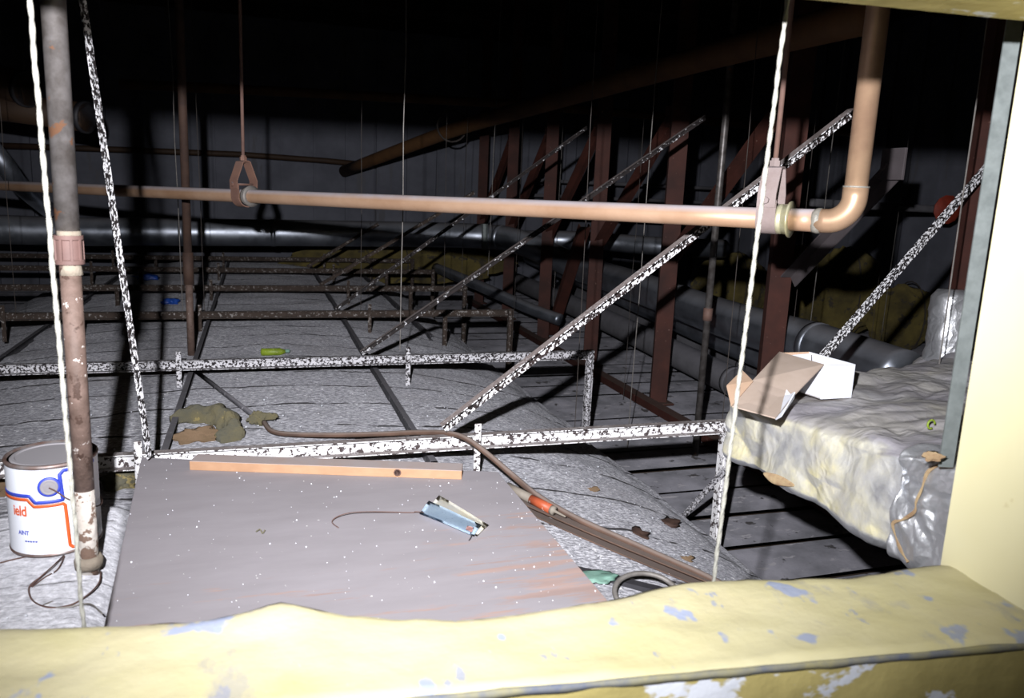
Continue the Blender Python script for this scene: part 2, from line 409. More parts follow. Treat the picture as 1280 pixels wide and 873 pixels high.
# sill
lip = [(-60, 782), (0, 779), (100, 777), (180, 775), (270, 766), (318, 757), (345, 753), (385, 757), (430, 762), (500, 767), (570, 769), (620, 765), (680, 758), (740, 748), (790, 737), (830, 727), (880, 720), (940, 718), (1000, 718), (1060, 716), (1100, 711), (1140, 704), (1184, 699)]
ZS = .99
lw = [at(px, py, z=ZS) for px, py in lip]
lw = [V((-1.35, 1.06, ZS))]+lw
b = MB(); rows = []
N = 150
def lip_at(x):
    for a, c in zip(lw, lw[1:]):
        if x <= c.x: return a.y+(c.y-a.y)*(x-a.x)/(c.x-a.x)
    return lw[-1].y
def near_at(x): return .727-.108*x
for i in range(N+1):
    x = -1.35+(0.958+1.35)*i/N
    yf = lip_at(x)+.004*noise.noise(V((x*30, 0, 0))); yn = near_at(x); r = []
    r.append(V((x, yf-.004, ZS-.10))); r.append(V((x, yf+.0, ZS-.012)))
    for q in range(15):
        t = q/14; y = yf+(yn-yf)*t
        z = ZS+.003*noise.fractal(V((x*9, y*14, 0)), .8, 2, 4)-.008*max(0, 1-t*8)**2
        z += .006*math.exp(-((x-.02)/.05)**2)*math.exp(-(t/.3)**2)
        r.append(V((x+.02*(t)*0, y, z)))
    r.append(V((x, yn-.005, ZS-.006)))
    rows.append(r)
b.quadsring(rows, closed=False)
struct('trim_1', b, 'yellow', True, 'lumpy yellow painted sill of the hatch')
b = MB(); rows = []
for i in range(N+1):
    x = -1.35+(0.99+1.35)*i/N; yn = near_at(x)
    rows.append([V((x, yn-.003+.002*noise.noise(V((x*20, 5, 0))), ZS-.003+.002*noise.noise(V((x*14, 0, 0))))), V((x, yn-.007, ZS-.004)), V((x, yn-.007, ZS-.011+.003*noise.noise(V((x*25, 7, 0)))))  , V((x, yn+.004, ZS-.012))])
b.quadsring(rows, closed=True)
struct('trim_4', b, 'bluegrey', True)
b = MB(); rows = []
for i in range(N+1):
    x = -1.35+(1.0+1.35)*i/N; yn = near_at(x)
    rows.append([V((x, yn-.004+.004*noise.fractal(V((x*12, zz*12, 0)), .8, 2, 4), zz)) for zz in [ZS-.009-k*.02 for k in range(34)]])
b.quadsring(rows, closed=False)
struct('wall_front', b, 'yfront', True)
# jamb and header
b = MB().prism([(.957, .832, .90), (1.075, .82, .90), (1.075, .40, .90), (.915, .40, .90)], (0, 0, .95)).bevel(.004)
struct('trim_2', b, 'yjamb', label='plain yellow side jamb of the hatch')
b = MB(); 
def hz(x): return 1.742+.004*x
p = [(-1.35, hy(-1.35), hz(-1.35)), (1.3, hy(1.3), hz(1.3)), (1.3, hy(1.3), 3.3), (-1.35, hy(-1.35), 3.3)]
b.prism(p, (0, -.10, 0)); struct('trim_3', b, 'yfront', label='yellow header over the hatch')

# ================================================================== BEAMS, RIBS, POSTS
mats = ['flake1', 'flake2', 'flake3', 'flake3', 'flake3', 'flake3', 'flake3']
BY = [2.2, 3.35, 4.6, 5.75, 6.9, 7.9]
blab = ['white flaking ceiling beam just behind the plywood board', 'black and white flaking beam crossing the middle of the vault',
        'dull brown ceiling beam, third back from the board', 'dull ceiling beam, fourth back from the board',
        'dull ceiling beam, fifth back from the board', 'farthest dull ceiling beam near the back duct']
BZ = .748
for i, y in enumerate(BY):
    x0 = -1.75 if i < 3 else -2.4
    z0 = BZ
    t = thing('ceiling_beam', (0, y, z0), blab[i], 'beam', 'hung ceiling beams')
    h = .040 if i else .044
    b = MB(); y0 = y-.03 if i == 0 else y-.012
    n = 20
    e0, e1 = V((x0, y0, z0)), V((1.5, y, z0))
    if i == 0:
        q0_, q1_ = at(160, 577, z=z0), at(893, 534, z=z0); dq = (q1_-q0_)/(q1_.x-q0_.x); e0, e1 = q0_+dq*(x0-q0_.x), q0_+dq*(1.5-q0_.x)
    b.prof(e0, e1, cprof(h, .028, flip=1), n=n)
    obj('rail', b, mats[i], t)
    b = MB().prof((1.495, e1.y, z0+.022), (1.495, e1.y, .225), cprof(.030, .028), up=V((1, 0, 0)))
    obj('end_post', b, ['flake1', 'flake2', 'flake3', 'flake3', 'flake3', 'flake3'][i], t)
    for q, sx in enumerate((-.31, .62, -1.25)):
        b = MB().box((sx, e0.lerp(e1, (sx-x0)/(1.5-x0)).y-.018, z0-.035), (.020, .005, .19)).bevel(.001)
        obj('hanger_strap', b, mats[min(i, 2)], t)
    for q, sx in enumerate((-.9, 1.08)):
        if i >= 2: obj('intermediate_post', MB().prof((sx, y+.01, z0), (sx, y+.01, vz(sx)-.01), cprof(.025, .02), up=V((1, 0, 0))), 'flake3', t)
rl = ['dusty dark furring rib running back from beside the iron pole', 'dusty furring rib running back right of the wool clump', 'dim furring rib left of the white cord, falling away', 'faint furring rib along the right flank of the vault']
for k, (x, y0, y1) in enumerate([(-.275, 2.14, 8.2), (.50, 2.24, 8.2), (-1.16, 2.6, 8.2), (1.02, 4.7, 8.2)]):
    b = MB(); n = 10
    zz = vz(x)+.016
    b.prof((x, y0, zz), (x, y1, zz), cprof(.034, .020), n=n)
    tag(obj('furring_rib', b, 'rib'), rl[k], 'rib', 'furring ribs on the vault')

# braces
def angle(name, p0, p1, m, lab, cat, group, h=.032, w=.03, up=V((0, 0, 1)), prof=None):
    b = MB().prof(p0, p1, prof or lprof(h, w), up=up, n=12)
    return tag(obj(name, b, m), lab, cat, group)
def beyond(p0, p1, k): return V(p0)+(V(p1)-V(p0))*k
brs = [(2.17, (555, 537), (1053, 152), 1.03, .034, 'long flaking diagonal brace rising from the white beam to the hanging clamp'),
       (3.35, (452, 442), (875, 152), 1.02, .024, 'dark diagonal brace rising from the middle beam'),
       (4.6, (420, 387), (720, 170), 1.05, .021, 'dim diagonal brace rising from the third beam'),
       (5.75, (400, 358), (476, 311), 2.6, .026, 'thin far diagonal brace behind the back duct'),
       (6.78, (384, 334), (440, 300), 1.6, .026, 'faintest far diagonal brace near the back wall')]
for y, a, c, k, h, lab in brs:
    p0 = at(*a, y=y); p1 = at(*c, y=y); p0.z = max(p0.z, .77)
    angle('diagonal_brace', p0, beyond(p0, p1, k), 'flakeD' if y < 3 else ('flakeF' if y < 5 else 'flake3'), lab, 'brace', 'diagonal braces', h, h)
p0 = at(1028, 450, y=2.0); p1 = at(1247, 198, y=2.0)
angle('diagonal_brace', beyond(p0, p1, -.12), beyond(p0, p1, 1.5), 'flakeE', 'black and white speckled diagonal brace rising behind the cardboard box', 'brace', 'diagonal braces', .032, .022)
p0 = at(184, 572, y=2.1); p1 = at(100, 0, y=1.95)
angle('diagonal_brace', p0, beyond(p0, p1, 1.4), 'flakeE', 'steep black and white speckled strut right of the iron pole', 'brace', 'diagonal braces', .020, .016)
p0 = at(840, 662, z=.25); p1 = at(906, 588, x=1.47)
angle('diagonal_brace', p0, p1, 'flake2', 'short dark rod leaning from the vault edge to the foil duct', 'brace', 'diagonal braces', .014, .014)

# red columns
ry = [2.1, 3.14, 4.2, 5.27, 6.3, 7.35, 8.4]
clab = ['red iron column at far right beside the steel strap', 'red iron column behind the copper riser', 'red iron column standing clear in the middle right', 'red iron column left of the clear one',
        'dim red column, fifth along the row', 'dim red column, sixth along the row', 'farthest dim red column by the back wall']
for k, y in enumerate(ry):
    t = thing('iron_column', (2.35, y, .23), clab[k], 'column', 'red iron columns')
    obj('shaft', MB().prof((2.35, y, .23), (2.35, y, 3.3), cprof(.10, .06, .008), up=V((.93, -.36, 0)).normalized(), n=6), 'red', t)
    obj('base_plate', MB().box((2.35, y, .245), (.15, .15, .014)).bevel(.003), 'red', t)
    if k:
        lo = at(985, 352, x=2.35) if k == 1 else V((2.35, y-.02, 1.13))
        hi = at(1118, 212, x=2.35) if k == 1 else V((2.35, ry[k-1]+.1, 1.95))
        bb = thing('column_brace', lo, ['grey dusty brace from the second column towards the near one', 'red brace above the bent silver duct', 'red brace between third and fourth columns', 'dim red brace in the fifth bay', 'dim red brace in the sixth bay', 'dim red brace in the farthest bay'][k-1], 'brace', 'red column braces')
        obj('bar', MB().prof(lo, hi, lprof(.06, .06, .006)), 'greybar' if k == 1 else 'red', bb)
        obj('gusset', MB().box(hi+V((-.01, 0, .02)), (.012, .12, .12)).bevel(.002), 'greybar' if k == 1 else 'red', bb)
tag(obj('sill_channel', MB().prof((2.25, 1.9, .26), (2.25, 8.6, .26), cprof(.045, .07, .006), n=6), 'red'), 'red floor channel running back past the column feet', 'channel')
p0 = at(636, 405, x=2.45); p1 = at(668, 285, x=2.45)
tag(obj('leaning_strut', MB().prof(V((2.45, 6.35, .28)), V((2.45, 5.75, 1.25)), cprof(.09, .05, .008), up=V((1, 0, 0))), 'red'), 'leaning red strut below the bent duct', 'strut')
# thin pole among the columns
t = thing('thin_pipe', (2.07, 3.28, .23), 'thin dark pipe standing left of the second red column', 'pipe')
obj('tube', MB().tube([(2.07, 3.28, .23), (2.07, 3.28, 3.2)], .017, 12), 'steel', t, True)
obj('coupling', MB().tube([(2.07, 3.28, .92), (2.07, 3.28, .98)], .023, 12), 'rod', t, True)
G['standpipe'] = M_('dark_rusty_standpipe', '4a362c', '3a2a24', 18, rough=.8)
t = thing('thin_pipe', (-.31, 3.95, .66), 'rusty standpipe rising from the vault behind the middle beam', 'pipe')
obj('tube', MB().tube([(-.31, 3.95, 1.15), (-.31, 3.95, 3.2)], .019, 12), 'standpipe', t, True)
obj('lower_tube', MB().tube([(-.31, 3.95, .65), (-.31, 3.95, 1.0)], .017, 12), 'rustpipe', t, True)
obj('coupling', MB().tube([(-.31, 3.95, 1.0), (-.31, 3.95, 1.15)], .024, 12), 'standpipe', t, True)

# hanger wires (px, py of the foot, height of what it stands on, label)
wires = [(500, 437, .79, 1), (451, 388, .78, 0), (577, 350, .78, 0), (610, 345, .3, 1), (690, 415, .24, 1), (679, 418, .24, 0), (734, 425, .24, 1), (784, 560, .24, 1), (779, 500, .24, 0),
         (921, 520, .24, 1), (994, 560, .24, 1), (975, 560, .24, 0), (1083, 470, .3, 0), (1095, 470, .3, 1), (1165, 520, .9, 1), (20, 392, .78, 0), (229, 400, .72, 1), (256, 395, .72, 0), (555, 365, .78, 0), (640, 440, .24, 0), (715, 600, .24, 0), (895, 610, .24, 0)]
wl_ = ['hanging wire down to the middle beam near its centre', 'hanging wire down to the third beam', 'faint wire in front of the bent duct', 'pale wire at the bracket of the bent duct', 'wire left of the fourth red column', 'slanting faint wire beside the fourth column', 'long wire just left of the third column', 'long pale wire right of the white post end',
       'faint wire beside the long pale one', 'pale wire left of the thick cord', 'pale wire crossing the second red column', 'thin wire behind the cardboard box', 'left of two wires from the grey gusset', 'right of two wires from the grey gusset', 'wire rising beside the foil stub', 'wire at the far left over the third beam', 'pale wire beside the rusty standpipe', 'faint wire right of the rusty standpipe',
       'faint wire over the far frames', 'faint wire in the far boarded floor', 'faint wire reaching the near boarded floor', 'faint wire close left of the foil duct']
for (px, py, z, br), lab in zip(wires, wl_):
    p = at(px, py, z=z)
    if p.y > 8.8 or p.x > 5: p = at(px, py, y=6.)
    r = .0022 if br else .0016
    w_ = .03*random.uniform(-1, 1)
    pts = [V((p.x+.006*noise.noise(V((px, q*.9, 0)))+w_*(q/8), p.y, p.z+(3.3-p.z)*q/8)) for q in range(9)]
    tag(obj('hanger_wire', MB().tube(pts, r, 6), 'wire' if br else 'darkwire'), lab, 'wire', 'hanger wires')

# ================================================================== DUCTS AND PIPES BEHIND
def pipe_path(name, pts, r, m, lab, cat, n=8, seg=28, seams=(), grp=None, sm='auto'):
    t = thing(name, pts[0], lab, cat, grp)
    path = bez(pts, n)
    obj('tube', MB().tube(path, r, seg), m, t, True)
    for s in seams:
        i = int(s*(len(path)-1)); i = max(0, min(len(path)-2, i)); d = (path[i+1]-path[i]).normalized()
        obj('seam_band', MB().tube([path[i]-d*.02, path[i]+d*.02], r*1.035, seg), m, t, True)
    return t
t = pipe_path('round_duct', [V((-6, 7, 1.10)), at(0, 287, y=7), at(200, 290, y=7), at(420, 292, y=7), at(590, 295, y=7), at(650, 303, y=6.7), at(720, 333, x=2.62), at(800, 360, x=2.62), at(905, 398, x=2.62), at(1020, 432, x=2.62), at(1130, 470, x=2.62)], .112, 'duct', 'long silver duct crossing the back and bending forward past the columns', 'duct', seams=(.13, .17, .22, .27, .45, .62, .75, .9))
obj('bracket', MB().tube([at(606, 280, y=6.85), at(606, 312, y=6.85)], .03, 8), 'strap', t)
pipe_path('round_duct', [at(600, 300, y=7.3), at(700, 300, y=6.8), at(760, 303, y=6.8), at(840, 309, y=6.4), at(905, 311, y=6.4)], .085, 'duct2', 'short grey duct branching right from the bend', 'duct', seams=(.4, .8))
pipe_path('round_duct', [V((2.9, 8.3, .78)), V((2.9, 6.5, .70)), V((2.9, 4.5, .60)), V((2.9, 3, .56)), V((2.85, 1.9, .52))], .085, 'duct2', 'upper grey wrapped pipe below the silver duct', 'pipe', seams=(.3, .7), grp='wrapped pipes')
pipe_path('round_duct', [V((2.75, 8.3, .50)), V((2.75, 6, .47)), V((2.75, 4, .41)), V((2.75, 1.9, .36))], .09, 'wrap', 'lower grey wrapped pipe on the boarded floor', 'pipe', seams=(.35, .68), grp='wrapped pipes')
pipe_path('round_duct', [at(545, 335, y=8), at(600, 358, y=7), at(660, 385, y=6.3), at(700, 400, y=6.0)], .05, 'duct', 'thin silver duct sloping under the bend', 'duct')
pipe_path('round_duct', [V((3.3, 8.3, .38)), V((3.3, 5, .36)), V((3.3, 2.0, .34))], .13, 'wrap', 'fat grey lagged pipe farthest right of the bundle', 'pipe', seams=(.3, .6), grp='wrapped pipes')
pipe_path('copper_pipe', [at(-60, 180, y=9.2), at(300, 193, y=9.2), at(470, 207, y=9.2)], .03, 'sooty', 'thin brown pipe along the back wall', 'pipe', n=2)
# big dim pipe overhead
t = pipe_path('overhead_pipe', [at(1090, 18, y=2.2), at(860, 78, y=3.6), at(650, 138, y=5.6), at(560, 165, y=6.9), at(430, 214, y=9.1)], .06, 'sooty2', 'big dim brown pipe slanting overhead from the upper right', 'pipe', n=3)
obj('pipe_ring', MB().tube([at(565, 158, y=6.85)+V((.13*math.cos(a), 0, .13*math.sin(a))) for a in [k*math.pi/10 for k in range(21)]], .008, 6), 'darkwire', t)
pipe_path('overhead_pipe', [at(150, 105, y=7.2), at(640, 130, y=7.2), at(960, 158, y=7.0), at(1100, 168, y=7.0)], .04, 'sooty2', 'thin dim ochre pipe across under the roof', 'pipe', n=2)
for a, c, r, lab, in (((-60, 85), (36, 112), .055, 'upper short capped pipe at the top left'), ((-60, 125), (109, 147), .05, 'lower short capped pipe at the top left')):
    r *= 1.75; p0, p1 = at(*a, y=5.9), at(*c, y=5.5); d = (p1-p0).normalized(); t = thing('capped_pipe', p1, lab, 'pipe', 'capped pipes')
    obj('tube', MB().tube([p0-d*.4, p1], r, 24), 'sooty', t, True); obj('end_ring', MB().lathe([(r*.8, 0), (r*1.1, 0), (r*1.1, .03), (r*.8, .03)], p1-d*.03, d, 24), 'black', t, True)
pipe_path('round_duct', [at(-30, 160, y=6), at(5, 205, y=6), at(25, 232, y=6.2), at(60, 262, y=6.8)], .06, 'duct', 'small curved silver duct at the left edge', 'duct')
# far right clutter: rails, insulation rolls, gear
for z, y, r, lab in ((1.62, 8.6, .02, 'upper thin rail before the back wall at right'), (1.45, 8.7, .02, 'middle thin rail before the back wall at right'), (1.25, 8.2, .04, 'grey pipe low before the back wall at right')):
    tag(obj('wall_rail', MB().tube([(3.0, y, z), (6.1, y-.4, z)], r, 10), 'wrap', None, True), lab, 'rail', 'rails at the back')
vr = at(1180, 262, y=5.0)
tag(obj('wall_rail', MB().tube([(vr.x-1.3, 5.04, vr.z+.01), (6.15, 5.04, vr.z-.01)], .03, 12), 'wrap', None, True), 'grey pipe carrying the orange-red fitting at right', 'rail', 'rails at the back')
tag(obj('valve_wheel', MB().lathe([(.02, 0), (.10, .01), (.115, .04), (.08, .06), (.02, .07)], at(1180, 262, y=5.0), V((-.2, -1, 0)), 12), 'redgear', None, 'auto'), 'small orange-red round fitting high at right', 'valve')
ins = [(915, 350, 7.2, .5, .26, 'yellow insulation bundle between the second and third columns'), (1052, 355, 6.0, .48, .30, 'yellow insulation bundle under the copper elbow'), (1000, 345, 6.8, .40, .25, 'dim yellow insulation bundle behind the second column'), (1130, 385, 5.6, .35, .2, 'dusty insulation bundle left of the foil stub'), (500, 325, 8.3, 1.2, .11, 'dim yellow insulation strip under the back duct')]
for px, py, y, rx, rz, lab in ins:
    t = thing('insulation_bundle', at(px, py, y=y), lab, 'insulation', 'insulation bundles')
    zc_ = at(px, py, y=y).z; top_ = zc_+rz
    c_ = V(at(px, py, y=y)); base_ = .23 if rz > .15 else .50
    c_.z = (top_+base_)/2; rz = (top_-base_)/2+.02
    obj('batt', MB().ico(c_, (rx, .18, rz), 4, .22, 5, px), 'yelwool', t, True)
    obj('tie_wire', MB().tube([c_+V((.05, .20*math.cos(a), rz*1.06*math.sin(a))) for a in [k*math.pi/12 for k in range(25)]], .006, 6), 'darkwire', t)
t = thing('foil_stub', at(1188, 445, x=2.25), 'upright foil-wrapped stub beside the near red column', 'duct')
a0, a1 = at(1183, 452, x=2.2), at(1192, 362, x=2.2)
obj('sleeve', MB().tube([a0.lerp(a1, k/10) for k in range(11)], [.07+.004*math.sin(k*2.1) for k in range(10)]+[.05], 24, True, .25), 'foilc', t, True)
obj('base_wrap', MB().ico(a0+V((.05, 0, -.04)), (.16, .12, .06), 3, .2, 6, 3), 'foil', t, True)
# rubbish far on the vault
tag(obj('plastic_scrap', MB().ico(onv(185, 347, .02), (.09, .05, .03), 3, .5, 6, 1), 'bluep', None, True), 'small blue plastic scrap far back on the vault', 'scrap')
tag(obj('plastic_scrap', MB().ico(onv(214, 377, .02), (.05, .04, .025), 3, .5, 6, 2), 'bluep', None, True), 'smaller blue scrap nearer the rusty standpipe', 'scrap')
p = onv(342, 440, .02)
t = thing('green_bottle', p, 'yellow-green plastic bottle lying behind the middle beam', 'bottle')
obj('body', MB().lathe([(.004, 0), (.018, .004), (.018, .09), (.009, .115)], p-V((.06, 0, 0)), V((1, .1, -.02)), 16), 'greenp', t, True)
obj('neck', MB().lathe([(.009, 0), (.009, .02), (.002, .022)], p+V((.054, .012, 0)), V((1, .1, -.02)), 12), 'teal', t, True)

# ================================================================== COPPER LINE
A, Bq = at(0, 232, d=4.3), at(1046, 277, d=1.88)
dirp = (Bq-A).normalized(); UP = V((0, 0, 1)); rb = .058
EC = A+dirp*((at(1066, 277, d=1.87)-A).dot(dirp))
Ba = EC-dirp*rb; Bt = EC+UP*rb
t = thing('copper_pipe', Bt, 'copper pipe running across the view and turning up at the right', 'pipe')
obj('run', MB().tube([A-dirp*1.5]+[A.lerp(Ba, k/12) for k in range(13)], .0262, 28), 'copper', t, True)
arc = [Ba-dirp*.022]+[EC-dirp*rb*(1-math.sin(a))+UP*rb*(1-math.cos(a)) for a in [math.pi/2*k/14 for k in range(15)]]+[Bt+UP*.024]
obj('elbow', MB().tube(arc, .0288, 28), 'copper2', t, True)
obj('riser', MB().tube([Bt+UP*.01, V((Bt.x, Bt.y, 2.95))], .0262, 28), 'copper2', t, True)
obj('sleeve', MB().tube([Ba-dirp*.085, Ba-dirp*.02], .0276, 28), 'copper', t, True)
obj('solder_ring', MB().tube([Ba-dirp*.030, Ba-dirp*.021, Ba-dirp*.012], [.0283, .0299, .0288], 28, True, .15), 'solder', t, True)
obj('solder_ring', MB().tube([Bt+UP*.022, Bt+UP*.026], .0296, 28, True, .05), 'solder', t, True)

def strapband(c, ax, side, pts, wd, th=.004):     # flat band through (side, z) points, wide along ax
    n = len(pts); rings = []
    for i, (s_, z_) in enumerate(pts):
        a = pts[max(0, i-1)]; b_ = pts[min(n-1, i+1)]; tx, tz = b_[0]-a[0], b_[1]-a[1]; L = math.hypot(tx, tz) or 1
        nx_, nz_ = -tz/L*th, tx/L*th
        P = lambda s2, z2, k: c+side*s2+V((0, 0, z2))+ax*(k*wd/2)
        rings.append([P(s_, z_, -1), P(s_, z_, 1), P(s_+nx_, z_+nz_, 1), P(s_+nx_, z_+nz_, -1)])
    return MB().quadsring(rings)
def clevis(c, ax, m, rodm, lab, wd=.028, R=.032, H=.105, rtop=3.2, rr=.0065):
    side = V((-ax.y, ax.x, 0)).normalized()
    t = thing('clevis_hanger', c, lab, 'pipe hanger', 'clevis hangers on the copper pipe')
    lowp = [(-R-.004, .045)]+[(-(R+.004)*math.cos(a), -(R+.004)*math.sin(a)) for a in [k*math.pi/14 for k in range(15)]]+[(R+.004, .045)]
    obj('lower_strap', strapband(c, ax, side, lowp, wd), m, t, 'auto')
    up = [(-R-.008, .028), (-R-.009, .060), (-.018, H-.004), (-.008, H), (.008, H), (.018, H-.004), (R+.009, .060), (R+.008, .028)]
    obj('upper_strap', strapband(c, ax, side, up, wd*.95, -.0045), m, t, 'auto')
    bt = obj('cross_bolt', MB().tube([c+side*(-R-.018)+V((0, 0, .045)), c+side*(R+.018)+V((0, 0, .045))], .0045, 10), m, t, True)
    for s_ in (-1, 1): obj('bolt_head', MB().tube([c+side*s_*(R+.012)+V((0, 0, .045)), c+side*s_*(R+.019)+V((0, 0, .045))], .009, 6), m, bt)
    obj('rod', MB().tube([c+V((0, 0, H-.01)), V((c.x, c.y, rtop))], rr, 10), rodm, t, True)
    obj('nut', MB().tube([c+V((0, 0, H)), c+V((0, 0, H+.014))], .014, 6), m, t)
    obj('top_nut', MB().tube([c+V((0, 0, H+.014)), c+V((0, 0, H+.02))], .010, 6), m, t)
    return t
c1 = A+dirp*((at(968, 270, d=2.0)-A).dot(dirp))
t = clevis(c1, dirp, 'clamp', 'rod', 'near iron clevis hanger with bolt on the copper pipe', .048, .034, .128)
cc = c1+dirp*.034
obj('insert_collar', MB().lathe([(.026, -.012), (.037, -.012), (.037, -.002), (.033, 0), (.037, .002), (.038, .012), (.044, .015), (.045, .019), (.026, .019)], cc, dirp, 32), 'brass', t, True)
c2 = A+dirp*((at(297, 240, d=3.1)-A).dot(dirp))
t = clevis(c2, dirp, 'clamp2', 'rod', 'far iron clevis hanger on a long rod at left', .048, .040, .138)
obj('insert_collar', MB().lathe([(.026, -.01), (.036, -.01), (.036, .0), (.033, .003), (.040, .01), (.042, .016), (.026, .016)], c2+dirp*.032, dirp, 32), 'wire', t, True)

# ================================================================== NEAR POLE, CORDS, STRAP
pb = V((-.325, 1.60, .72))
t = thing('iron_pole', pb, 'iron pipe pole standing right of the paint can', 'pole')
px_, py_ = -.325, 1.60
zc = at(80, 312, y=1.6).z
obj('upper_pipe', MB().tube([(px_, py_, zc+.02), (px_, py_, 3.2)], .0198, 28), 'steel', t, True)
obj('lower_pipe', MB().tube([(px_, py_, .90), (px_, py_, zc-.02)], .0176, 28), 'rustpipe', t, True)
obj('peeling_foot', MB().tube([(px_, py_, .70), (px_, py_, .80), (px_, py_, .90)], [.0182, .0178, .0177], 28, True, .06), 'rustwhite', t, True)
b = MB().lathe([(.019, -.026), (.0245, -.026), (.0245, -.019), (.0222, -.017), (.0222, .017), (.0245, .019), (.0245, .026), (.019, .026)], (px_, py_, zc), seg=32)
cpl = obj('coupling', b, 'coupling', t, 'auto')
for a in (-110, -70, -30, -150, 30, 90, 150):
    a = math.radians(a); obj('lug', MB().box((px_+.023*math.cos(a), py_+.023*math.sin(a), zc), (.004, .004, .04), Matrix.Rotation(a, 3, 'Z')), 'coupling', cpl)
obj('putty_joint', MB().tube([(px_, py_, zc-.046), (px_, py_, zc-.024)], .0190, 24, True, .3), 'putty', t, True)
obj('putty_joint', MB().tube([(px_, py_, zc+.024), (px_, py_, zc+.034)], .0205, 24, True, .3), 'putty', t, True)
obj('foot_collar', MB().lathe([(.018, .0), (.025, -.002), (.026, .014), (.022, .022), (.018, .022)], (px_, py_, .742), seg=24), 'putty', t, True)
def cord(name, a, c, y0, y1, r, m, lab, n=60):
    p0, p1 = at(*a, y=y0), at(*c, y=y1); d = p0-p1; p0 = p1+d*1.25; p1 = p1-d*.05; pts = [p1.lerp(p0, k/n)+V((.0012*noise.noise(V((k*.35, 0, 0))), 0, 0)) for k in range(n+1)]
    b = MB()
    for s in (0, 1): b.tube([p+V((math.cos(k*.7+s*math.pi)*r*.25, math.sin(k*.7+s*math.pi)*r*.25, 0)) for k, p in enumerate(bez(pts, 3))], r*.62, 7)
    return tag(obj(name, b, m, None, True), lab, 'cord', 'pale hanging cords')
cord('hanging_cord', (37, 0), (104, 777), 1.10, 1.06, .0036, 'rope', 'pale cord hanging in front of the iron pole and paint can')
cord('hanging_cord', (983, 10), (893, 719), 1.02, .96, .0041, 'rope', 'pale thick cord hanging beside the near clevis hanger')
ps = at(1183, 577, y=.97); 
b = MB().prof(ps+V((0, 0, -.01)), V((ps.x+.0, ps.y, 3.2)), [(-.012, -.0015), (.012, -.0015), (.012, .0015), (-.012, .0015)], up=V((.35, .94, 0)).normalized())
tag(obj('steel_strap', b, 'strap'), 'flat grey steel strap hanging beside the yellow jamb', 'strap')
p = at(1205, 440, x=1.75)
tag(obj('steel_strap', MB().prof(p, V((p.x+.0, p.y, 3.2)), [(-.010, -.0015), (.010, -.0015), (.010, .0015), (-.010, .0015)], up=V((.6, .8, 0))), 'strap'), 'thin dim strap behind the near one, by the foil stub', 'strap')

# ================================================================== PAINT CAN
can = V((-.412, 1.752, vz(-.41, 1.7)+.006)); R0 = .0835; HC = .192
t = thing('paint_can', can, 'white paint can with blue and orange label bands, left of the pole', 'can')
obj('body', MB().lathe([(R0-.002, .004), (R0, .006), (R0, HC-.006)], can, seg=64), 'label', t, 'auto')
obj('bottom_rim', MB().lathe([(R0-.006, 0), (R0+.001, 0), (R0+.002, .004), (R0-.002, .008)], can, seg=64), 'tin', t, True)
obj('top_rim', MB().lathe([(R0-.005, HC-.006), (R0+.001, HC-.008), (R0+.0025, HC-.004), (R0+.001, HC), (R0-.003, HC+.001), (R0-.005, HC-.004)], can, seg=64), 'tin', t, True)
obj('lid', MB().lathe([(0, HC-.0035), (R0-.020, HC-.0035), (R0-.018, HC-.0015), (R0-.012, HC-.0015), (R0-.009, HC-.004), (R0-.004, HC-.004)], can, seg=64), 'lidm', t, 'auto')
toCam = math.atan2(-can.y, -can.x)
def cyl(u, v, dr=.0006):                            # u metres round the can to the right as seen, v height
    a = toCam+u/R0; return can+V(((R0+dr)*math.cos(a), (R0+dr)*math.sin(a), v))
def band(pts, wd, m, nm, par=None, dr=.0008):
    P = []
    for (u0, v0), (u1, v1) in zip(pts, pts[1:]):
        n = max(2, int(math.hypot(u1-u0, v1-v0)/.003))
        P += [(u0+(u1-u0)*k/n, v0+(v1-v0)*k/n) for k in range(n)]
    P.append(pts[-1]); rings = []
    for i, (u, v) in enumerate(P):
        a = P[max(0, i-2)]; c = P[min(len(P)-1, i+2)]; L = math.hypot(c[0]-a[0], c[1]-a[1]) or 1; nu, nv = -(c[1]-a[1])/L*wd/2, (c[0]-a[0])/L*wd/2
        rings.append([cyl(u-nu, v-nv, dr), cyl(u+nu, v+nv, dr), cyl(u+nu, v+nv, dr*.2), cyl(u-nu, v-nv, dr*.2)])
    return obj(nm, MB().quadsring(rings), m, par or t, True)
band([(-.13, .128), (-.045, .130), (-.034, .116), (.014, .117), (.011, .170), (.018, .178), (.09, .178)], .0075, 'blue', 'blue_band')
band([(-.13, .120), (-.049, .122), (-.037, .108), (.014, .109), (.0175, .105), (.0215, .018), (.027, .012), (.09, .014)], .0065, 'orange', 'orange_band')
